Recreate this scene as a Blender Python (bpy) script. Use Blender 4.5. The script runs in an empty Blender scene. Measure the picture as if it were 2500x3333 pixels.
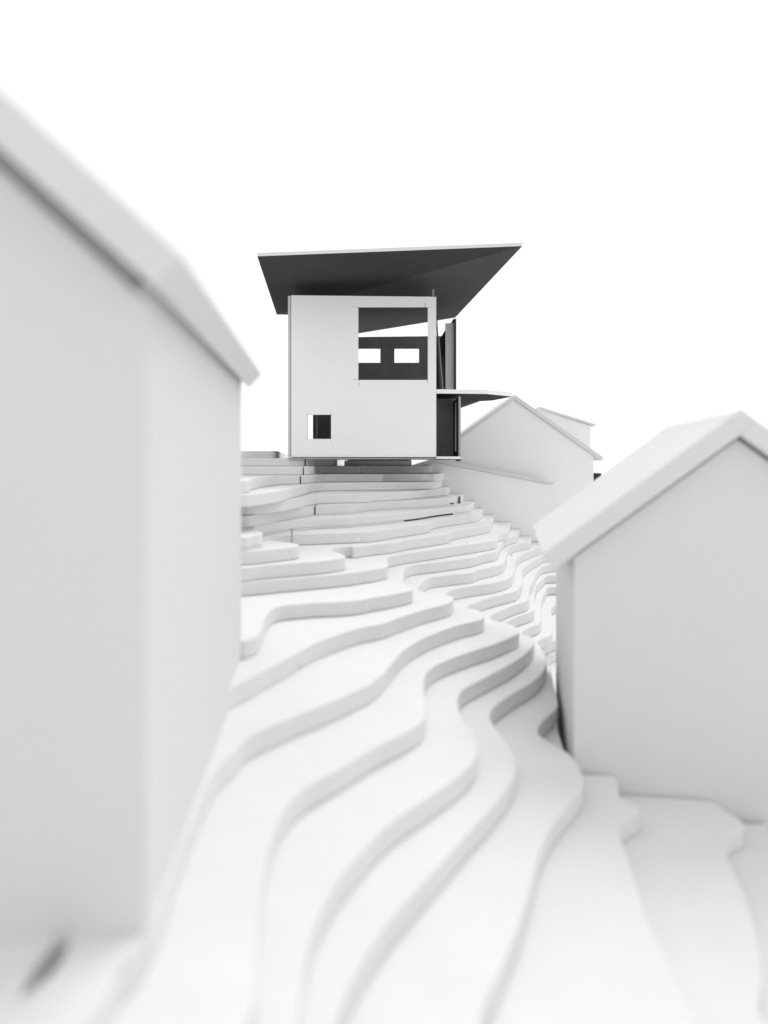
import bpy, bmesh, math, random
from mathutils import Vector
random.seed(4)
scene = bpy.context.scene
COL = scene.collection

# ------------------------------------------------------------------ scale
T = 0.33            # thickness of one foam terrain board (metres)
EYE = 9.0           # height of the eye above z = 0
F = 2637.0          # focal length in photo pixels
CX, HY = 1250.0, 1507.0

# ------------------------------------------------------------------ camera
cam_d = bpy.data.cameras.new("camera")
cam = bpy.data.objects.new("camera", cam_d)
COL.objects.link(cam)
cam.location = (0, 0, EYE)
cam.rotation_euler = (math.radians(90), 0, 0)
cam_d.sensor_fit = 'VERTICAL'
cam_d.sensor_height = 34.6
cam_d.lens = F / 3333.0 * 34.6
cam_d.shift_y = -(1666.5 - HY) / 3333.0
cam_d.clip_start = 0.05
cam_d.clip_end = 5000
cam_d.dof.use_dof = True
cam_d.dof.focus_distance = 98 * T
cam_d.dof.aperture_fstop = (cam_d.lens / 1000.0) / 0.168
scene.camera = cam

# ------------------------------------------------------------------ light: overcast, white sky
SUN_EL, SUN_AZ = 55.0, 32.0
world = bpy.data.worlds.new("World"); scene.world = world
world.use_nodes = True
nt = world.node_tree; nt.nodes.clear()
out = nt.nodes.new('ShaderNodeOutputWorld'); bg = nt.nodes.new('ShaderNodeBackground')
sky = nt.nodes.new('ShaderNodeTexSky'); sky.sky_type = 'NISHITA'; sky.sun_disc = False
sky.sun_elevation = math.radians(SUN_EL); sky.sun_rotation = math.radians(SUN_AZ)
bw = nt.nodes.new('ShaderNodeRGBToBW')
mix = nt.nodes.new('ShaderNodeMix'); mix.data_type = 'RGBA'
mix.inputs[0].default_value = 0.9
mix.inputs[7].default_value = (9.9, 9.9, 9.9, 1)
nt.links.new(sky.outputs[0], bw.inputs[0]); nt.links.new(bw.outputs[0], mix.inputs[6])
nt.links.new(mix.outputs[2], bg.inputs[0]); bg.inputs[1].default_value = 0.1
nt.links.new(bg.outputs[0], out.inputs[0])

sun_d = bpy.data.lights.new("sun", 'SUN'); sun_d.energy = 1.15; sun_d.angle = math.radians(35)
sun_d.color = (1, 1, 1)
sun = bpy.data.objects.new("sun", sun_d); COL.objects.link(sun)
se, sa = math.radians(SUN_EL), math.radians(SUN_AZ)
dirv = Vector((math.cos(se) * math.sin(sa), math.cos(se) * math.cos(sa), math.sin(se)))
sun.rotation_euler = dirv.to_track_quat('Z', 'Y').to_euler()
sun.location = dirv * 60

scene.view_settings.view_transform = 'Standard'
scene.view_settings.look = 'None'
scene.view_settings.exposure = 0.26
scene.view_settings.gamma = 1

# ------------------------------------------------------------------ materials
def card(name, g, rough=0.85, mottled=0.05, grain=18.0, bump=0.25, bdist=0.01):
    m = bpy.data.materials.new(name); m.use_nodes = True
    n = m.node_tree; b = n.nodes['Principled BSDF']
    tc = n.nodes.new('ShaderNodeTexCoord')
    n1 = n.nodes.new('ShaderNodeTexNoise'); n1.inputs['Scale'].default_value = 1.3; n1.inputs['Detail'].default_value = 5
    n2 = n.nodes.new('ShaderNodeTexNoise'); n2.inputs['Scale'].default_value = grain; n2.inputs['Detail'].default_value = 4
    n.links.new(tc.outputs['Object'], n1.inputs['Vector']); n.links.new(tc.outputs['Object'], n2.inputs['Vector'])
    mx = n.nodes.new('ShaderNodeMath'); mx.operation = 'ADD'
    n.links.new(n1.outputs['Fac'], mx.inputs[0]); n.links.new(n2.outputs['Fac'], mx.inputs[1])
    mr = n.nodes.new('ShaderNodeMapRange')
    mr.inputs['From Min'].default_value = 0.6; mr.inputs['From Max'].default_value = 1.4
    mr.inputs['To Min'].default_value = g * (1 - mottled); mr.inputs['To Max'].default_value = min(0.9, g * (1 + mottled))
    n.links.new(mx.outputs[0], mr.inputs['Value'])
    cc = n.nodes.new('ShaderNodeCombineColor')
    for i in range(3): n.links.new(mr.outputs[0], cc.inputs[i])
    n.links.new(cc.outputs[0], b.inputs['Base Color'])
    bp = n.nodes.new('ShaderNodeBump'); bp.inputs['Strength'].default_value = bump; bp.inputs['Distance'].default_value = bdist
    n.links.new(n2.outputs['Fac'], bp.inputs['Height']); n.links.new(bp.outputs[0], b.inputs['Normal'])
    b.inputs['Roughness'].default_value = rough
    b.inputs['Specular IOR Level'].default_value = 0.15
    return m
W = 0.70
M_FOAM = card('white_foam', W, mottled=0.03, grain=22, bump=0.3)
M_WALL = card('white_card', W * 0.97, mottled=0.02, grain=30, bump=0.12)
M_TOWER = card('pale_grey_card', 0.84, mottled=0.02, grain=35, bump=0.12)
M_NEAR = card('near_shade_card', 0.66, mottled=0.02, grain=30, bump=0.12)  # white card greyed: the dimmer light on the near house is in its colour
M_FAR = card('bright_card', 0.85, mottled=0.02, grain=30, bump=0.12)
M_EDGE = card('grey_board_edge', 0.36, mottled=0.12, grain=50)
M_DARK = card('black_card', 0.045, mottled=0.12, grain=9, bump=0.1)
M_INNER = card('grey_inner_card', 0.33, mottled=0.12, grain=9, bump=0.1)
M_GREY = card('grey_card', 0.62, mottled=0.06, grain=40)
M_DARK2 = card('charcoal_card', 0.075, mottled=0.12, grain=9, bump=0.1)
M_MARK = card('pencil_mark', 0.25)
M_PIN = card('grey_pin', 0.4, rough=0.5)
M_BLACK = card('dark_tabletop', 0.03)

# ------------------------------------------------------------------ helpers
def at(px, py, d):
    """point at distance d (in board thicknesses) seen at photo pixel px,py"""
    y = d * T
    return Vector(((px - CX) / F * y, y, EYE + (HY - py) / F * y))
def zlev(n): return EYE - (n - 0.6) * T
def on_level(px, py, n):
    z = -(n - 0.6)
    d = z * F / (HY - py)
    return Vector(((px - CX) / F * d * T, d * T))
def new_obj(name, me, mat=None, parent=None, **props):
    o = bpy.data.objects.new(name, me); COL.objects.link(o)
    if mat is not None:
        for mm in (mat if isinstance(mat, (list, tuple)) else [mat]): me.materials.append(mm)
    if parent is not None: o.parent = parent
    for k, v in props.items(): o[k] = v
    return o
def empty(name, loc, **props):
    o = bpy.data.objects.new(name, None); COL.objects.link(o); o.location = loc
    for k, v in props.items(): o[k] = v
    return o
def local(o, parent):
    """geometry is written in world coordinates: move it into the parent's frame"""
    if parent is not None:
        off = parent.location.copy()
        for v in o.data.vertices: v.co -= off
    return o
def bevel(o, w, seg=2, ang=40):
    b = o.modifiers.new('bevel', 'BEVEL'); b.width = w; b.segments = seg
    b.limit_method = 'ANGLE'; b.angle_limit = math.radians(ang); b.harden_normals = False
def slab(name, poly, thick, mat, parent=None, mats_idx=None, bev=0.0, **props):
    """prism: poly = list of world points (planar), thick = vector; mats_idx = (face, back, edge)"""
    thick = Vector(thick); n = len(poly)
    a = [Vector(p) for p in poly]; b = [p + thick for p in a]
    faces = [list(range(n)), list(range(2 * n - 1, n - 1, -1))]
    for i in range(n):
        j = (i + 1) % n
        faces.append([j, i, n + i, n + j])
    me = bpy.data.meshes.new(name); me.from_pydata([tuple(v) for v in a + b], [], faces)
    bm = bmesh.new(); bm.from_mesh(me)
    bmesh.ops.recalc_face_normals(bm, faces=bm.faces); bm.to_mesh(me); bm.free()
    o = new_obj(name, me, mat, parent, **props)
    if mats_idx:
        for k, p in enumerate(me.polygons):
            p.material_index = mats_idx[0] if k == 0 else mats_idx[1] if k == 1 else mats_idx[2]
    local(o, parent)
    if bev: bevel(o, bev)
    return o
def panel_with_holes(name, o0, ux, uz, un, w, h, th, holes, mat, parent=None, radius=0.0, mats_idx=None, top_right=None, **props):
    """upright board w x h at origin o0, axes ux/uz, thickness th along un, with rectangular holes (x0,z0,x1,z1)"""
    xs = sorted({0.0, w, *[q[0] for q in holes], *[q[2] for q in holes]})
    zs = sorted({0.0, h, *[q[1] for q in holes], *[q[3] for q in holes]})
    bm = bmesh.new(); vc = {}
    def V(i, j, k):
        if (i, j, k) not in vc:
            z = zs[j]
            if top_right is not None and z == h: z = h + top_right * xs[i] / w
            vc[(i, j, k)] = bm.verts.new(Vector(o0) + ux * xs[i] + uz * z + un * (th * k))
        return vc[(i, j, k)]
    def solid(i, j):
        if i < 0 or j < 0 or i >= len(xs) - 1 or j >= len(zs) - 1: return False
        cx, cz = (xs[i] + xs[i + 1]) / 2, (zs[j] + zs[j + 1]) / 2
        return not any(q[0] < cx < q[2] and q[1] < cz < q[3] for q in holes)
    for i in range(len(xs) - 1):
        for j in range(len(zs) - 1):
            if not solid(i, j): continue
            f = bm.faces.new([V(i, j, 0), V(i + 1, j, 0), V(i + 1, j + 1, 0), V(i, j + 1, 0)])
            g = bm.faces.new([V(i, j, 1), V(i, j + 1, 1), V(i + 1, j + 1, 1), V(i + 1, j, 1)])
            if mats_idx: f.material_index = mats_idx[0]; g.material_index = mats_idx[1]
            for (di, dj, e) in ((-1, 0, ((i, j), (i, j + 1))), (1, 0, ((i + 1, j + 1), (i + 1, j))),
                                (0, -1, ((i + 1, j), (i, j))), (0, 1, ((i, j + 1), (i + 1, j + 1)))):
                if not solid(i + di, j + dj):
                    s = bm.faces.new([V(*e[0], 0), V(*e[1], 0), V(*e[1], 1), V(*e[0], 1)])
                    if mats_idx: s.material_index = mats_idx[2]
    bmesh.ops.recalc_face_normals(bm, faces=bm.faces)
    me = bpy.data.meshes.new(name); bm.to_mesh(me); bm.free()
    o = new_obj(name, me, mat, parent, **props); local(o, parent)
    return o
def spline(pts, sub=7):
    P = [Vector(p[:2]) for p in pts]
    P = [P[0] * 2 - P[1]] + P + [P[-1] * 2 - P[-2]]
    res = []
    for i in range(1, len(P) - 2):
        p0, p1, p2, p3 = P[i - 1], P[i], P[i + 1], P[i + 2]
        t0 = 0; t1 = t0 + max((p1 - p0).length, 1e-4) ** .5; t2 = t1 + max((p2 - p1).length, 1e-4) ** .5; t3 = t2 + max((p3 - p2).length, 1e-4) ** .5
        for k in range(sub):
            t = t1 + (t2 - t1) * k / sub
            A1 = p0 * ((t1 - t) / (t1 - t0)) + p1 * ((t - t0) / (t1 - t0))
            A2 = p1 * ((t2 - t) / (t2 - t1)) + p2 * ((t - t1) / (t2 - t1))
            A3 = p2 * ((t3 - t) / (t3 - t2)) + p3 * ((t - t2) / (t3 - t2))
            B1 = A1 * ((t2 - t) / (t2 - t0)) + A2 * ((t - t0) / (t2 - t0))
            B2 = A2 * ((t3 - t) / (t3 - t1)) + A3 * ((t - t1) / (t3 - t1))
            res.append(B1 * ((t2 - t) / (t2 - t1)) + B2 * ((t - t1) / (t2 - t1)))
    res.append(P[-2])
    return res

# ------------------------------------------------------------------ terrain: stacked foam boards
# the survey of each board's front edge: readings (sheet, x, y) and the height of the board they lie on
SHEET = {1: (780, 1430, 4.1475), 2: (1150, 1430, 4.1475), 3: (780, 1680, 4.1475), 4: (1150, 1680, 4.1475),
         5: (1480, 1600, 4.1475), 6: (1480, 1850, 4.1475), 7: (1150, 1900, 4.1475), 8: (740, 1900, 3.318),
         15: (700, 1900, 1.3825), 16: (1600, 2000, 1.659), 17: (0, 2100, 1.659)}
def rd(n, s, pts):
    x0, y0, k = SHEET[s]
    return [on_level(x0 + x / k, y0 + y / k, n) for x, y in pts]
def xy(px, d): return Vector(((px - CX) / F * d * T, d * T))
def tt(x, y): return Vector((x * T, y * T))
C = {}
FARL = -70
C[-1] = [tt(FARL, 112), tt(-30, 109), xy(794, 108), xy(850, 108), xy(895, 108), xy(905, 110), xy(915, 122), xy(935, 150)]
C[0] = [tt(FARL, 100), tt(-30, 100), xy(794, 101), xy(900, 101), xy(960, 100.4), xy(986, 100.6), ('slit', 2),
        xy(1000, 101), xy(1020, 103), xy(1040, 106), xy(1085, 108), xy(1094, 109), xy(1096, 112), xy(1100, 125), xy(1112, 150)]
C[1] = [tt(FARL, 94), tt(-30, 94), xy(794, 94), xy(900, 94.5), xy(975, 95), ('slit', 2), xy(1000, 96), xy(1020, 100), xy(1050, 106), xy(1165, 106.6), xy(1173, 106.8),
        xy(1176, 107.2), xy(1184, 107.5), xy(1250, 108), xy(1335, 108.4), xy(1350, 109.5), xy(1385, 113), xy(1408, 117), xy(1414, 120), xy(1418, 134), xy(1420, 160)]
C[2] = [tt(FARL, 60), tt(-30, 62)] + rd(2, 1, [(60, 558), (150, 535), (250, 520), (400, 502), (560, 492), (700, 488), (785, 486)]) + [('slit', 2)] + \
    [xy(985, 93), xy(1015, 97), xy(1060, 102), xy(1215, 103), xy(1246, 103.2), xy(1252, 104.3), xy(1262, 104.6), xy(1310, 104.6), xy(1370, 105), xy(1395, 105.6), xy(1418, 106), xy(1440, 114), xy(1455, 124), xy(1462, 160)]
C[3] = [tt(FARL, 58), tt(-30, 60)] + rd(3, 1, [(60, 742), (250, 728), (400, 712), (560, 690), (700, 660), (755, 647), (790, 642), (830, 632), (900, 618), (1000, 596)]) + [xy(1060, 98), xy(1150, 100)] + \
    [xy(1250, 101), xy(1350, 103), xy(1395, 104.5)] + [xy(1420, 106.5), xy(1434, 111), xy(1441, 124), xy(1446, 160)]
C[4] = [tt(FARL, 58), tt(-30, 60)] + rd(4, 1, [(60, 867), (300, 852), (500, 836), (800, 792), (950, 766), (1045, 750), (1100, 746), (1300, 742), (1659, 735)]) + \
    rd(4, 2, [(300, 722), (600, 708), (850, 694), (1050, 676), (1180, 662)]) + [xy(1452, 109.5), xy(1464, 115), xy(1470, 128), xy(1474, 160)]
C[5] = [tt(FARL, 60), tt(-30, 62)] + rd(5, 1, [(60, 1035), (300, 1000), (600, 952), (850, 915), (1000, 893)]) + [('slit', 3)] + rd(5, 1, [(1030, 892), (1200, 888), (1480, 880)]) + \
    rd(5, 2, [(0, 872), (200, 850), (400, 835), (700, 822), (900, 812), (1100, 800), (1250, 785), (1370, 770), (1440, 760)]) + \
    [xy(1499, 108), xy(1509, 114), xy(1514, 126), xy(1518, 160)]
C[6] = [tt(FARL, 66), tt(-30, 66)] + rd(6, 3, [(60, 287), (160, 268), (250, 254), (300, 238), (306, 222), (260, 195), (205, 165), (215, 142), (270, 125), (380, 100), (560, 70), (800, 50), (1100, 32), (1500, 18)]) + \
    rd(6, 2, [(0, 1048), (250, 1030), (500, 1008), (680, 992), (900, 968), (1100, 938), (1300, 915), (1450, 900), (1560, 890)]) + \
    [xy(1534, 106.5), xy(1543, 112), xy(1548, 125), xy(1552, 160)]
C[7] = [tt(FARL, 60), tt(-30, 62)] + rd(7, 3, [(60, 478), (250, 464), (450, 445), (650, 422), (760, 408), (800, 395), (790, 378), (650, 355), (450, 328), (335, 305), (345, 282), (430, 266), (620, 252), (1000, 238), (1600, 218)]) + \
    rd(7, 4, [(200, 212), (400, 187), (600, 158), (800, 130), (1010, 98), (1040, 80), (1060, 62), (1200, 35), (1350, 12), (1450, 2)]) + \
    [xy(1508, 98.5), xy(1540, 100.5), xy(1560, 104), xy(1570, 110), xy(1576, 125), xy(1582, 160)]
C[8] = [tt(FARL, 60), tt(-30, 62)] + rd(8, 3, [(60, 695), (250, 674), (500, 652), (800, 630), (1100, 605), (1300, 580), (1400, 562), (1430, 545), (1405, 520), (1320, 490), (1240, 455), (1260, 435), (1350, 420), (1500, 408)]) + \
    rd(8, 4, [(0, 418), (250, 385), (500, 362), (700, 325), (1000, 282), (1200, 252), (1285, 240), (1300, 222), (1330, 205), (1450, 182), (1600, 158)]) + \
    [xy(1562, 94.5), xy(1588, 97.5), xy(1600, 103), xy(1606, 110), xy(1612, 125), xy(1618, 160)]
C[9] = [tt(FARL, 60), tt(-30, 62)] + rd(9, 3, [(60, 890), (300, 872), (600, 845), (900, 820), (1200, 795), (1500, 765)]) + \
    rd(9, 4, [(100, 745), (250, 725), (380, 700), (450, 682), (468, 655), (455, 600), (458, 570), (480, 548), (560, 528), (800, 490), (1100, 448), (1400, 402), (1600, 375)]) + \
    rd(9, 5, [(400, 682), (540, 655), (575, 630), (585, 590), (620, 560), (680, 545), (720, 525)]) + [xy(1656, 106), xy(1668, 122), xy(1672, 160)]
C[10] = [tt(FARL, 45), tt(-30, 44)] + rd(10, 8, [(165, 615), (260, 590), (320, 560), (360, 500), (400, 390), (440, 310), (500, 265), (600, 235), (750, 222), (950, 205), (1150, 198), (1350, 185), (1500, 165)]) + \
    rd(10, 7, [(200, 195), (400, 165), (600, 128), (720, 102), (790, 82), (800, 65)]) + \
    rd(10, 4, [(760, 950), (690, 905), (675, 850), (680, 760), (695, 705), (730, 680), (820, 655), (1050, 630), (1300, 598), (1600, 555)]) + \
    rd(10, 5, [(400, 840), (540, 812), (590, 770), (625, 700), (680, 640), (760, 610), (830, 592), (850, 565)]) + [xy(1692, 114), xy(1712, 124), xy(1722, 160)]
C[11] = [tt(FARL, 26), tt(-30, 25), tt(-12, 26), tt(-8.4, 28), tt(-7.9, 31), tt(-7.7, 34)] + \
    rd(11, 8, [(95, 1095), (250, 1020), (420, 925), (600, 835), (800, 720), (950, 645), (1150, 568), (1350, 502), (1500, 465)]) + \
    rd(11, 7, [(200, 575), (400, 540), (600, 468), (800, 400), (1000, 340), (1200, 290), (1310, 250), (1345, 205), (1350, 182), (1310, 165), (1240, 150), (1050, 135), (940, 108), (865, 72)]) + \
    rd(11, 4, [(930, 900), (970, 860), (1050, 828), (1250, 800), (1600, 762)]) + \
    rd(11, 5, [(300, 1065), (500, 1018), (630, 980), (680, 920), (705, 850), (705, 780), (740, 738), (860, 702), (1005, 676), (1032, 645), (1028, 605), (985, 562)]) + [xy(1722, 124), xy(1760, 145), xy(1770, 165)]
C[12] = [tt(-30, -12), tt(-8.1, -7), tt(-7.72, 8), tt(-7.74, 17.2), tt(-7.84, 17.6), tt(-7.92, 18.2), tt(-7.9, 19.2), tt(-7.7, 20), tt(-7.45, 19.2), tt(-7.4, 18.2), tt(-7.58, 17.6), tt(-7.71, 17.2), tt(-7.69, 8), tt(-8.0, -7), tt(-7.4, -7.5), tt(-6.9, 3), tt(-6.5, 11), tt(-6.3, 15)] + rd(12, 17, [(560, 1900), (640, 1720), (740, 1620), (860, 1420), (960, 1130), (1050, 915), (1110, 765), (1180, 655), (1250, 590)]) + \
    rd(12, 15, [(150, 690), (300, 620), (500, 540), (700, 450), (760, 400), (850, 300), (950, 240), (1100, 185), (1185, 165)]) + \
    rd(12, 6, [(390, 670), (398, 640), (380, 595), (280, 555), (120, 518), (0, 470), (-100, 400), (-130, 350), (-70, 305), (60, 268), (250, 235), (500, 200), (690, 150), (770, 98), (800, 30)]) + \
    rd(12, 5, [(822, 950), (880, 862), (1050, 792), (1180, 742)]) + [xy(1810, 116), tt(34, 118), tt(70, 120)]
C[13] = [tt(-4.6, -8), tt(-4.4, 4), tt(-4.2, 12)] + rd(13, 15, [(165, 1900), (190, 1600), (215, 1320), (250, 1150), (300, 1030), (400, 920), (560, 830), (750, 720), (880, 655), (935, 615), (948, 560), (940, 500), (942, 430), (960, 392), (1010, 358), (1150, 305), (1260, 270), (1350, 232)]) + \
    rd(13, 6, [(868, 868), (860, 830), (800, 775), (680, 738), (530, 705), (400, 640), (250, 570), (170, 530), (190, 495), (300, 455), (450, 402), (650, 350), (820, 303), (890, 225), (912, 130)]) + \
    rd(13, 5, [(915, 1060), (960, 1008), (1050, 945), (1140, 898), (1200, 860)]) + [xy(1820, 112), tt(36, 113), tt(70, 113)]
C[14] = [tt(-2.2, -8), tt(-2.4, 4), tt(-2.5, 13)] + rd(14, 15, [(365, 1981), (400, 1700), (460, 1500), (560, 1325), (700, 1160), (800, 1065), (950, 965), (1100, 862), (1165, 795), (1182, 740), (1160, 670), (1110, 600), (1092, 530), (1112, 480), (1200, 430), (1330, 362), (1400, 312)]) + \
    rd(14, 6, [(1060, 1040), (1075, 990), (1050, 930), (880, 878), (760, 800), (600, 740), (500, 690), (475, 645), (580, 590), (780, 500), (975, 432), (1003, 340), (1005, 270), (1055, 175), (1080, 100), (1130, 25), (1190, -25)]) + \
    [xy(1830, 108), tt(36, 109), tt(70, 108)]
C[15] = [tt(-.6, -8), tt(-.9, 4), tt(-1.2, 12)] + rd(15, 15, [(520, 2040), (600, 1810), (750, 1560), (880, 1405), (1000, 1275), (1150, 1108), (1250, 1000), (1335, 885), (1355, 820), (1330, 740), (1275, 665), (1238, 605), (1252, 560), (1330, 500), (1430, 440), (1480, 390), (1492, 340), (1470, 300)]) + \
    rd(15, 6, [(1150, 1050), (1050, 960), (900, 880), (780, 820), (700, 770), (690, 735), (830, 655), (1050, 572), (1070, 450), (1078, 310), (1110, 222), (1200, 135), (1250, 100)]) + \
    [xy(1850, 104), tt(36, 105), tt(70, 104)]
def SLOT(o): return [tt(10.12 + o, 44.9), tt(10.22 + o, 45.9), tt(10.78 + o, 50.6), tt(11.45 + o, 55.7), tt(12.2 + o, 62)]
C[16] = [tt(2.2, -8), tt(2.2, 4), tt(2.4, 14)] + rd(16, 15, [(1185, 1981), (1275, 1750), (1370, 1520), (1420, 1350), (1460, 1210), (1515, 1090), (1600, 985)]) + \
    rd(16, 16, [(470, 960), (495, 905), (470, 820), (410, 745), (300, 680), (252, 640), (265, 592), (315, 540), (354, 500), (338, 390), (305, 262)]) + \
    rd(16, 6, [(1200, 1180), (1080, 1020), (930, 905), (900, 868), (1000, 802), (1140, 742), (1165, 620), (1172, 420), (1215, 325), (1290, 252)]) + \
    [xy(1870, 100), tt(36, 101), tt(70, 100)]
C[17] = [tt(10.5, -8), tt(10.2, 8), tt(9.7, 18)] + rd(17, 16, [(1060, 2120), (960, 1900), (860, 1700), (780, 1450), (720, 1270), (688, 1175), (715, 1115), (800, 1055), (790, 1035), (700, 990), (684, 935)]) + \
    [tt(12.1, 42.5), tt(11.2, 42.64), tt(10.2, 42.8), tt(9.95, 43.3)] + SLOT(0.0) + [tt(13.6, 71)] + rd(17, 6, [(1120, 990), (1180, 945), (1285, 905), (1320, 700), (1350, 500)]) + [xy(1880, 95), tt(38, 96), tt(70, 95)]
C[18] = [tt(21, -8), tt(18.2, 8), tt(15.4, 20)] + rd(18, 16, [(1480, 2200), (1460, 1950), (1420, 1700), (1360, 1500), (1300, 1370), (1265, 1270), (1290, 1190), (1362, 1140), (1340, 1110), (1265, 1060), (1195, 1010)]) + \
    [tt(16.2, 41.88), tt(13, 42.38), tt(10.5, 42.78), tt(10.0, 43.3)] + SLOT(0.04) + [tt(13.9, 74)] + rd(18, 6, [(1190, 1090), (1230, 1040), (1310, 988), (1400, 960)]) + [xy(1900, 88), tt(38, 90), tt(70, 90)]
C[19] = [tt(30, -8), tt(26, 12), tt(21, 28)] + rd(19, 16, [(1600, 1500), (1540, 1250), (1493, 1130), (1430, 1085)]) + [tt(19.4, 41.38), tt(15, 42.08), tt(10.5, 42.78), tt(10.0, 43.3)] + SLOT(0.08) + [tt(15, 76), tt(22, 84), tt(38, 86), tt(70, 86)]
C[20] = [tt(36, -8), tt(31, 14), tt(25, 36), tt(21, 45), tt(14, 44.6)] + SLOT(0.12) + [tt(15.5, 70), tt(20, 76), tt(30, 79), tt(70, 80)]
C[21] = [tt(42, -8), tt(37, 16), tt(30, 38), tt(27, 52), tt(30, 68), tt(70, 74)]
C[22] = [tt(52, -8), tt(44, 18), tt(38, 42), tt(40, 60), tt(70, 66)]

for n in range(2, 10):                             # run each board straight on behind the left house
    p = C[n][2]
    C[n][0] = Vector((FARL * T, p.y - 4 * T)); C[n][1] = Vector((p.x - 9 * T, p.y - 1.0 * T))
    C[n].insert(2, Vector((p.x - 2.5 * T, p.y - 0.5 * T)))
terrain = empty('terrain', (0, 60 * T, zlev(23)), kind='structure')
GAP = 0.008
OPEN = {6: (1318, 1474, 0.17), 5: (1466, 1500, 0.16)}
for n in sorted(C):
    runs, cur = [], []
    slits = []
    for p in C[n]:
        if isinstance(p, tuple): runs.append(cur); cur = []; slits.append(p[1])
        else: cur.append(p)
    runs.append(cur)
    pts = []
    for k, r in enumerate(runs):
        s = spline(r)
        if pts:                                    # butt joint between two boards: an open slit
            a, b = pts[-1], s[0]
            m_ = (a + b) / 2; dx = 0.028
            pts += [Vector((m_.x - dx, m_.y)), Vector((m_.x - dx * 0.6, m_.y + slits[k - 1] * T)),
                    Vector((m_.x + dx * 0.6, m_.y + slits[k - 1] * T)), Vector((m_.x + dx, m_.y + 0.02))]
        pts += s
    # hand-cut edge: tiny waver
    w = []
    for i, p in enumerate(pts):
        if 0 < i < len(pts) - 1:
            tg = (pts[i + 1] - pts[i - 1])
            if tg.length > 1e-6:
                nrm = Vector((-tg.y, tg.x)).normalized()
                p = p + nrm * random.uniform(-1, 1) * 0.003
        w.append(p)
    pts = w
    back = 170 * T
    first, last = pts[0], pts[-1]
    poly = list(pts)
    if last.x >= 60 * T: poly += [Vector((70 * T, back))]
    else: poly += [Vector((last.x, back))]
    poly += [Vector((-74 * T, back))]
    poly += [Vector((-74 * T, min(first.y, back - 1)))]
    z1 = zlev(n); z0 = zlev(n + 1) + GAP
    if n in OPEN:                                  # the board has come unstuck here: an open gap, shimmed elsewhere
        lo, hi, g_ = OPEN[n]
        pxs = [CX + p.x / p.y * F for p in pts]
        front = [i for i, p in enumerate(pts) if p.y < 106 * T and p.x > -14 * T]
        i0 = min(i for i in front if pxs[i] > lo); i1 = max(i for i in front if pxs[i] < hi)
        a_, b_ = pts[i0], pts[i1]
        shim = pts[:i0] + [Vector((a_.x, a_.y + 5 * T)), Vector((b_.x, b_.y + 5 * T))] + pts[i1 + 1:] + poly[len(pts):]
        z0n = z0 + g_ * T
        slab('foam_shim', [(p.x, p.y, z0n - .002) for p in shim], (0, 0, z0 - z0n + .002), M_FOAM, terrain)
        z0 = z0n
    o = slab('foam_layer', [(p.x, p.y, z1) for p in poly], (0, 0, z0 - z1), M_FOAM, terrain)
    bevel(o, 0.022, 2, 55)

# underlying ground and table
g = bpy.data.meshes.new('ground')
R = 900
zg = zlev(23)
g.from_pydata([(-R, -R, zg), (R, -R, zg), (R, R, zg), (-R, R, zg)], [], [[0, 1, 2, 3]])
new_obj('ground', g, M_FOAM, None, kind='structure')

# loose block of board under the tower and the dark strip over it
def block(name, px0, px1, d0, d1, zt, zb, mat, label, skew=0.0):
    a, b = xy(px0, d0), xy(px1, d0 + skew); c, d_ = xy(px1, d0 + skew), xy(px0, d0)
    poly = [(a.x, a.y, EYE + zb * T), (b.x, b.y, EYE + zb * T), (b.x, d1 * T, EYE + zb * T), (a.x, d1 * T, EYE + zb * T)]
    cx = sum(p[0] for p in poly) / 4; cy = sum(p[1] for p in poly) / 4
    o = slab(name, [(p[0] - cx, p[1] - cy, 0) for p in poly], (0, 0, (zt - zb) * T), mat, None, bev=0.012)
    o.location = (cx, cy, EYE + zb * T)
    o['label'] = label; o['category'] = 'foam block'
    return o
block('support_block', 1121, 1340, 109.5, 124, 0.36, -0.388, M_FOAM, 'short grey foam block propping up the middle of the raised box house')
block('gap_shade_strip', 1131, 1338, 110.5, 122, 0.70, 0.372, M_DARK, 'thin black strip added for the shadow gap between the foam block and the box house')  # black strip stands in for the shade in the gap below the floor

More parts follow.
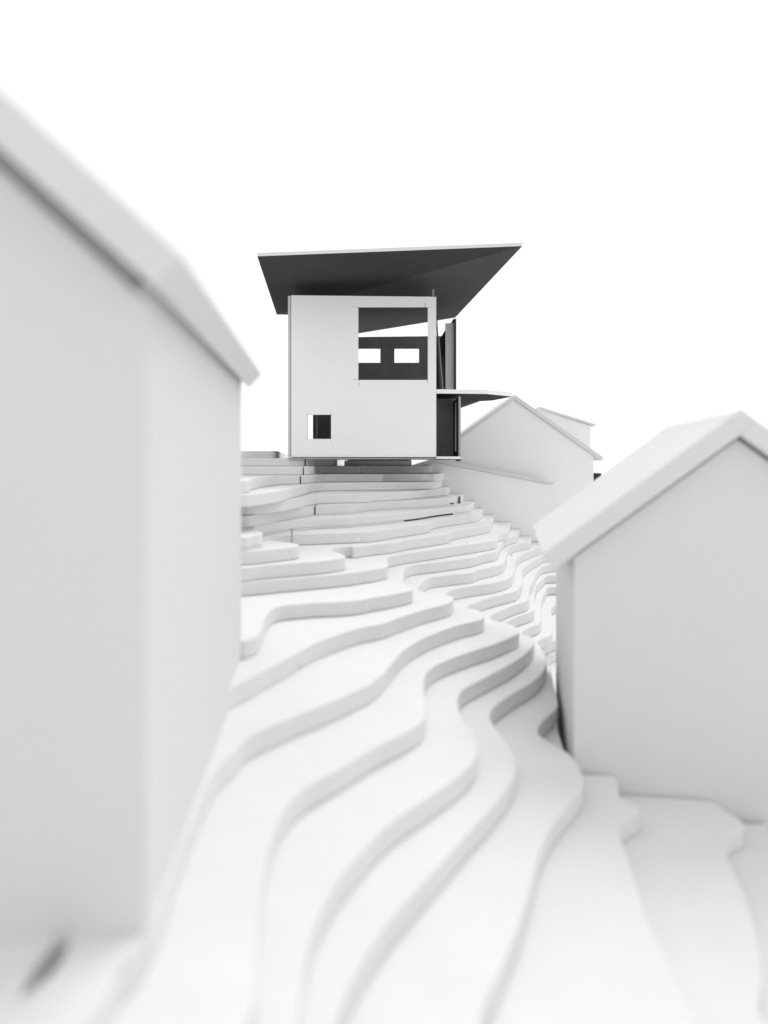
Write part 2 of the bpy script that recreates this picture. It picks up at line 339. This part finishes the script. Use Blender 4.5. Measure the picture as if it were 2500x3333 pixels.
# ------------------------------------------------------------------ houses
def gable_house(name, label, anchor, ux, uy, width, depth, eave_z, slope_l, slope_r, ridge_u, base_z, th, over_f, over_b, over_l, over_r, mat_w=M_WALL, cat='model house', wall_th=0.10, gap=0.0, side_gap=0.0, mat_r=None):
    mat_r = mat_r or M_WALL
    """anchor = near-left wall corner (x,y); ux across the gable, uy along the ridge; base_z/eave_z absolute"""
    root = empty(name, (anchor.x, anchor.y, base_z), label=label, category=cat)
    A = Vector((anchor.x, anchor.y, 0)); U = Vector((ux.x, ux.y, 0)); V = Vector((uy.x, uy.y, 0))
    zr = eave_z + ridge_u * math.tan(slope_l)
    zre = zr - (width - ridge_u) * math.tan(slope_r)
    def P(u, v, z): return A + U * u + V * v + Vector((0, 0, z))
    prof = [(0, base_z), (width, base_z), (width, zre - gap), (ridge_u, zr - gap), (0, eave_z - gap)]
    slab('gable_wall', [P(u, 0, z) for u, z in prof], V * wall_th, mat_w, root)
    slab('gable_wall', [P(u, depth - wall_th, z) for u, z in prof[:2] + [(width, zre), (ridge_u, zr), (0, eave_z)]], V * wall_th, mat_w, root)
    slab('side_wall', [P(0, wall_th + .002, base_z), P(0, depth - wall_th - .002, base_z), P(0, depth - wall_th - .002, eave_z - side_gap), P(0, wall_th + .002, eave_z - side_gap)], U * wall_th, mat_w, root)
    slab('side_wall', [P(width - wall_th, wall_th + .002, base_z), P(width - wall_th, depth - wall_th - .002, base_z), P(width - wall_th, depth - wall_th - .002, zre - side_gap), P(width - wall_th, wall_th + .002, zre - side_gap)], U * wall_th, mat_w, root)
    if gap > 0:                                    # card added behind the gable to lighten the shade in the gap
        w_ = wall_th + .006; rc = max(.15, gap * 1.2)
        tl, tr = math.tan(slope_l), math.tan(slope_r)
        slab('gap_bounce_card', [P(u, rc, z) for u, z in [(w_, base_z + .01), (width - w_, base_z + .01), (width - w_, zre + w_ * tr - .004), (ridge_u, zr - .004), (w_, eave_z + w_ * tl - .004)]], V * .06, mat_w, root)
    e = 0.006
    nl = Vector((-math.sin(slope_l), math.cos(slope_l))); nr = Vector((math.sin(slope_r), math.cos(slope_r)))
    def roofpt(u, z, v): return P(u, v, z)
    # left slab
    ul = -over_l; zl = eave_z - over_l * math.tan(slope_l) + e
    q = [roofpt(ul, zl, -over_f), roofpt(ridge_u, zr + e, -over_f), roofpt(ridge_u, zr + e, depth + over_b), roofpt(ul, zl, depth + over_b)]
    nv = U * nl.x * th + Vector((0, 0, nl.y * th))
    slab('roof_slope', q, nv, mat_r, root, bev=0.01)
    ur = width + over_r; zq = zre - over_r * math.tan(slope_r) + e
    # right slab runs up and over the left one's top edge
    up = th * math.tan(slope_l) * 0 + 0.0
    q = [roofpt(ridge_u + 0.004, zr + e, -over_f + .004), roofpt(ur, zq, -over_f + .004), roofpt(ur, zq, depth + over_b - .004), roofpt(ridge_u + 0.004, zr + e, depth + over_b - .004)]
    nv = U * nr.x * th + Vector((0, 0, nr.y * th))
    slab('roof_slope', q, nv, mat_r, root, bev=0.01)
    # ridge wedge closing the gap between the two slabs
    a = (ridge_u, zr + e); b = (ridge_u + nl.x * th, zr + e + nl.y * th); c_ = (ridge_u + nr.x * th, zr + e + nr.y * th)
    top = (ridge_u + (nl.x + nr.x) / 2 * th, zr + e + th / math.cos((slope_l + slope_r) / 2))
    slab('ridge_joint', [P(a[0], -over_f + .002, a[1]), P(b[0], -over_f + .002, b[1]), P(top[0], -over_f + .002, top[1]), P(c_[0], -over_f + .002, c_[1])], V * (depth + over_f + over_b - .004), M_WALL, root)
    return root, P, zr

def dirs(vpx):
    a = math.atan((vpx - CX) / F)
    uy = Vector((math.sin(a), math.cos(a))); ux = Vector((math.cos(a), -math.sin(a)))
    return ux, uy

# near left house (seen by its right half)
ux, uy = dirs(1043)
nc = at(475, 3040, 19.6); fc_d = 43.2
width = 15 * T
nr_corner = Vector((nc.x, nc.y))
anc = nr_corner - ux * width
depth = (fc_d - 19.6) * T / uy.y
eave = EYE + (HY - 1239) / F * fc_d * T
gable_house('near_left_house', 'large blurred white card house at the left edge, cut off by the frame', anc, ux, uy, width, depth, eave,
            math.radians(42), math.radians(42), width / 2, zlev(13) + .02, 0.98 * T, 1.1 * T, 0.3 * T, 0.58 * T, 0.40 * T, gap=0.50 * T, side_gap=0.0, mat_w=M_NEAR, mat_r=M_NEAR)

# near right house
ux, uy = dirs(1103 * 1.507)
nc = at(1240 * 1.507, 2500, 43.0)
eave = EYE + (HY - 1196 * 1.507) / F * 43.0 * T
s = math.radians(37.2)
wl = 16.4 * T
gable_house('near_right_house', 'white card house with a bright sloping roof at the right edge of the terrain', Vector((nc.x, nc.y)), ux, uy, wl, 17.5 * T, eave,
            s, s, wl / 2, zlev(20) + .02, 1.02 * T, 0.7 * T, 1.2 * T, 1.05 * T, 1.3 * T, gap=0.20 * T)

# far house with the dormer
ux, uy = dirs(1250)
D = 122.0
ap = at(1675, 1302, D); rt = at(1932, 1483, D)
s_r = math.atan((ap.z - rt.z) / (rt.x - ap.x))
s_l = math.radians(36)
left_w = (ap.x - at(1470, 1440, D).x) + 2 * T
anc = Vector((ap.x - left_w, D * T))
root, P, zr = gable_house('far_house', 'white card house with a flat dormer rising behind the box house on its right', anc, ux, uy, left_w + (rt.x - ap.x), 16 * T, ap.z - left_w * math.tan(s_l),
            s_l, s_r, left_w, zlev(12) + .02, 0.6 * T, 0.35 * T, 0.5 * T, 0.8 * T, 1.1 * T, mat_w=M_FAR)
# dormer: shed roof on the right slope
Dd = D + 2.5
def dp(px, py, d=Dd): return at(px, py, d)
r0, r1 = dp(1756, 1330), dp(1938, 1387)
tv = Vector((r1.x - r0.x, 0, r1.z - r0.z)).normalized(); nvv = Vector((-tv.z, 0, tv.x))
nvv = nvv if nvv.z > 0 else -nvv
slab('dormer_roof', [r0, r1, r1 + Vector((0, 9 * T, 0)), r0 + Vector((0, 9 * T, 0))], nvv * 0.32 * T, M_WALL, root, bev=.008)
c0 = dp(1750, 1329, Dd + .4); c1 = dp(1922, 1385, Dd + .4); c2 = dp(1922, 1462, Dd + .4); c3 = dp(1752, 1362, Dd + .4)
slab('dormer_cheek', [c0, c1, c2, c3], (0, 0.1, 0), M_FAR, root)
slab('dormer_front', [c1 + Vector((-.08, .102, 0)), c2 + Vector((-.08, .102, 0)), c2 + Vector((-.08, 8 * T, 0)), c1 + Vector((-.08, 8 * T, 0))], (0.08, 0, 0), M_WALL, root)

# low shed-roofed house in front of it
D = 117.0
pk = at(1413, 1503, D); er = at(1800, 1577, D)
s_r = math.atan((pk.z - er.z) / (er.x - pk.x))
s_l = math.radians(17)
lw = 5 * T
anc = Vector((pk.x - lw, D * T))
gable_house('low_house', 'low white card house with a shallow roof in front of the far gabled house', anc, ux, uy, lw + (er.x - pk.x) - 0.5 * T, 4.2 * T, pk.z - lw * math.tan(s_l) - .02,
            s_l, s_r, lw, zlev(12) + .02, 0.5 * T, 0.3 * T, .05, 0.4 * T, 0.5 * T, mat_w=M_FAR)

# ------------------------------------------------------------------ the box house (tower)
DT = 100.0
base = at(1180, 1489, DT)
tower = empty('box_house', (base.x, base.y, base.z), label='tall pale card box house under a dark flaring roof, raised on the hilltop', category='model house')
X, Y, Z = Vector((1, 0, 0)), Vector((0, 1, 0)), Vector((0, 0, 1))
k = DT * T / F
bl = at(947.7, 1488, DT); br = at(1420, 1488, DT)
Wd = br.x - bl.x; Hh = (1488 - 961) * k
def hole(x0, y0, x1, y1): return ((x0 - 947.7) * k, (1488 - y1) * k, (x1 - 947.7) * k, (1488 - y0) * k)
TH = 0.4 * T
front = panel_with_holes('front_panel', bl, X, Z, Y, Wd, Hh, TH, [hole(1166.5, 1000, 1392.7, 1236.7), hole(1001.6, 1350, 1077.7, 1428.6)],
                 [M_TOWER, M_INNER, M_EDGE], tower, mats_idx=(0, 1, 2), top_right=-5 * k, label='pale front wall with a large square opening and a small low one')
# left side wall: its cut end shows as a strip
lw0 = at(937.5, 1487, DT + .15)
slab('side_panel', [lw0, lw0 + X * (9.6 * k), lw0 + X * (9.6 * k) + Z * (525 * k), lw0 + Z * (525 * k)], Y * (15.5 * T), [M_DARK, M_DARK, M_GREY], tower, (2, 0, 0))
slab('joint_strip', [at(946.2, 1487, DT + .05), at(948.6, 1487, DT + .05), at(948.6, 961, DT + .05), at(946.2, 961, DT + .05)], Y * .08, M_DARK, tower)
# floor board
fz = base.z
f0 = at(938, 1489, DT - .12); f1 = at(1500, 1489, DT - .12)
def fl(x, y): return Vector((x, y, fz + 0.003))
slab('floor_board', [Vector((f0.x, f0.y, fz)), Vector((f1.x, f0.y, fz)), Vector((f1.x, f0.y + 16 * T, fz)), Vector((f0.x, f0.y + 16 * T, fz))], (0, 0, -0.075), [M_INNER, M_DARK2, M_EDGE], tower, (0, 1, 2))
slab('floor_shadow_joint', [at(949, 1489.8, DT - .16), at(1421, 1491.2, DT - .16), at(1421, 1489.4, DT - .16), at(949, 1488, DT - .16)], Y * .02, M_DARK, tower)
# back wall: two round-cornered windows, a slot low at the left
DB = 115.0; kb = DB * T / F
b0 = at(1018.5, 1495, DB); b1 = at(1440, 1495, DB)
def bh(x0, y0, x1, y1): return ((x0 - 1018.5) * kb, (1495 - y1) * kb, (x1 - 1018.5) * kb, (1495 - y0) * kb)
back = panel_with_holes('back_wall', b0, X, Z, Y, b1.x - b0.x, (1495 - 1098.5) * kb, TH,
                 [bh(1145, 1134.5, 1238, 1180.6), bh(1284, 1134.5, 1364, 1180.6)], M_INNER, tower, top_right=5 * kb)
for (x0, x1) in ((1145, 1238), (1284, 1364)):            # rounded corners
    for cx_, sx in ((x0, 1), (x1, -1)):
        for cy_, sy in ((1134.5, 1), (1180.6, -1)):
            r = 5.5; pts = [(cx_, cy_)]
            for a in range(5):
                th_ = math.radians(90 * a / 4)
                pts.append((cx_ + sx * (r - r * math.sin(th_)), cy_ + sy * (r - r * math.cos(th_))))
            slab('window_corner', [at(px - sx * .3, py - sy * .3, DB) + Y * .004 for px, py in pts], Y * (TH - .008), M_INNER, back).parent = tower
# inner partition seen through the low opening
i0 = at(1029, 1440, 108)
slab('partition', [at(1027.5, 1442, 108), at(1030.5, 1442, 108), at(1030.5, 1340, 108), at(1027.5, 1340, 108)], Y * .5, M_GREY, tower)
# right side wall of the upper room
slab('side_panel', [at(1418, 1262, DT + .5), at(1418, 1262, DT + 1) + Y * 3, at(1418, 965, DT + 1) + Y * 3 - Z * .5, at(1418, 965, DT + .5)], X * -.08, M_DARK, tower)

# roof: two folded dark planes with a pale cut rim
def plane_hit(px, py, a, b, c):
    n = (b - a).cross(c - a); o = Vector((0, 0, EYE)); d = Vector(((px - CX) / F, 1, (HY - py) / F))
    return o + d * ((a - o).dot(n) / d.dot(n))
def S1(x, y): return (800 + x / 1.7463, 750 + y / 1.7463)
P1 = at(*S1(65, 147), 90); P2 = at(*S1(1572, 89), 90); P4 = at(*S1(176, 478), 115)
P3 = at(*S1(1190, 496), 118)
V_ = plane_hit(*S1(290, 643), P2, P3, P4); W_ = plane_hit(*S1(262, 480), P2, P3, P4)
rt_ = Vector((0, 0, 0.125))
slab('roof_plane', [P1, P2, P4], rt_, [M_DARK, M_EDGE, M_WALL], tower, (0, 1, 2))
slab('roof_plane', [P2, P3, V_, W_, P4], rt_, [M_DARK2, M_EDGE, M_EDGE], tower, (0, 1, 2))
# stub carrying the roof
slab('roof_post', [at(*S1(1060, 380), 101), at(*S1(1072, 380), 101), at(*S1(1071, 333), 101), at(*S1(1061, 333), 101)], Y * .1, M_INNER, tower)
# upright cards on the right
def card_px(name, pts, d, dy, mat, idx=None, **kw):
    return slab(name, [at(*S1(x, y), d) for x, y in pts], Y * dy, mat, tower, idx, **kw)
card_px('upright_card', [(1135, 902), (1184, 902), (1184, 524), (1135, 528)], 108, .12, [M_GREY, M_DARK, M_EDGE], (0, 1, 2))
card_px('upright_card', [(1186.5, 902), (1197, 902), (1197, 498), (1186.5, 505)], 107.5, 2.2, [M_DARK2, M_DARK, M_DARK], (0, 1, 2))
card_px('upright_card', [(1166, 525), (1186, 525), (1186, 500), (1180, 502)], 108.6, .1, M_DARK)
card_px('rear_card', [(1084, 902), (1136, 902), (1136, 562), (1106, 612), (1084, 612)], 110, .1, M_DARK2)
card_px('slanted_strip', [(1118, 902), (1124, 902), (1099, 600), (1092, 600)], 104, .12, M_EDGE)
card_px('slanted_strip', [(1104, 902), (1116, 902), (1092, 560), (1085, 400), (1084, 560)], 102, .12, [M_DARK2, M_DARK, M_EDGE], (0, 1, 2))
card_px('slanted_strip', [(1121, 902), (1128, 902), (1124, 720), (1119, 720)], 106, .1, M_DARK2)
# canopy half way up
hz = (HY - (750 + 903 / 1.7463)) * DT * T / F
def can(x, y):
    px, py = S1(x, y); d = hz * F / (HY - py)
    return Vector(((px - CX) / F * d, d, EYE + hz))
cpoly = [can(1084, 903), can(1370, 906), can(1517, 922), can(1400, 946), can(1330, 950), can(1225, 990), can(1100, 990)]
for p in cpoly: p.z = EYE + hz
slab('canopy', cpoly, (0, 0, -0.17), [M_TOWER, M_DARK, M_TOWER], tower, (0, 1, 2))
# lower bay
card_px('bay_post', [(1210, 1284), (1222, 1284), (1222, 945), (1210, 945)], 100.2, 3.5, [M_EDGE, M_DARK, M_DARK], (0, 1, 2))
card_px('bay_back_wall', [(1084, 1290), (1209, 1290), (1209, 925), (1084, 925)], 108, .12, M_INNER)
card_px('thin_rod', [(1189, 1255), (1197, 1258), (1196, 978), (1192, 978)], 102, .05, M_EDGE)
card_px('floor_edge_strip', [(1084, 1297), (1222, 1299), (1222, 1285), (1084, 1285)], 99.4, .1, M_TOWER)
card_px('corner_chip', [(1196, 1312), (1222, 1312), (1222, 1301), (1190, 1301)], 99.9, .12, M_DARK2)
# knife over-cuts at the corners of the openings
for (x0, y0, x1, y1) in ((612, 436.5, 640, 435), (1018, 412, 1020.5, 437), (1035, 437.5, 1048, 438), (612, 846.5, 642, 847.5), (643, 850, 644.5, 890), (1032, 848, 1034, 868),
                         (340, 1048, 352, 1049), (485, 1048, 497, 1049), (484, 1036, 485, 1048), (340, 1184, 352, 1185), (484, 1186, 485, 1200)):
    a = at(*S1(min(x0, x1), min(y0, y1)), DT) - Y * .003; b = at(*S1(max(x0, x1) + .7, max(y0, y1) + .7), DT) - Y * .003
    slab('knife_cut', [a, Vector((b.x, a.y, a.z)), b, Vector((a.x, a.y, b.z))], Y * .0025, M_MARK, tower)

# ------------------------------------------------------------------ small things
def stick(name, px, py0, py1, d, w, mat, label, cat):
    a = at(px, py1, d); h = (py1 - py0) * d * T / F
    bm = bmesh.new()
    bmesh.ops.create_cone(bm, cap_ends=True, segments=10, radius1=w, radius2=w, depth=h)
    bmesh.ops.create_cone(bm, cap_ends=True, segments=12, radius1=w * 2.1, radius2=w * 1.8, depth=w * 1.6, matrix=__import__('mathutils').Matrix.Translation((0, 0, h / 2)))
    for v in bm.verts: v.co.z += h / 2
    me = bpy.data.meshes.new(name); bm.to_mesh(me); bm.free()
    o = new_obj(name, me, mat, None, label=label, category=cat); o.location = a
    return o
stick('steel_pin', 780 + 706 / 4.1475, 1680 + 178 / 4.1475, 1680 + 393 / 4.1475, 71.6, 0.026, M_PIN, 'thin upright pin stuck into the edge of a terrace on the left', 'pin')

def crumb(px, py, d, r, mat, label):
    p = at(px, py, d)
    bm = bmesh.new(); bmesh.ops.create_icosphere(bm, subdivisions=1, radius=r)
    for v in bm.verts: v.co *= random.uniform(.7, 1.25); v.co.z *= .6
    me = bpy.data.meshes.new('foam_crumb'); bm.to_mesh(me); bm.free()
    o = new_obj('foam_crumb', me, mat, None, label=label, category='crumb'); o.location = p
crumb(1087.4, 1683, 81, 0.035, M_EDGE, 'tiny dark crumb lying on a terrace below the box house, left of its middle')
crumb(1665.7, 1806.6, 99.5, 0.045, M_EDGE, 'tiny dark crumb lying in the gully left of the near right roof corner')
crumb(1520, 1765.6, 85.5, 0.030, M_EDGE, 'tiny dark crumb on the terrace halfway between the box house and the right roof')
crumb(975, 2169, 43.2, 0.030, M_EDGE, 'tiny dark crumb at the foot of a wide terrace step near the left house')
crumb(1167, 1755, 69.5, 0.042, M_FAR, 'tiny white crumb clinging to a terrace edge below the box house')
crumb(1476.7, 1841, 74.5, 0.042, M_FAR, 'tiny white crumb clinging to a terrace edge on the right of the slope')
block('dark_block', 1930, 1958, 150, 156, -1.9, -6, M_BLACK, 'small black block glimpsed between the far house and the near right roof')
bpy.data.objects['dark_block']['category'] = 'block'
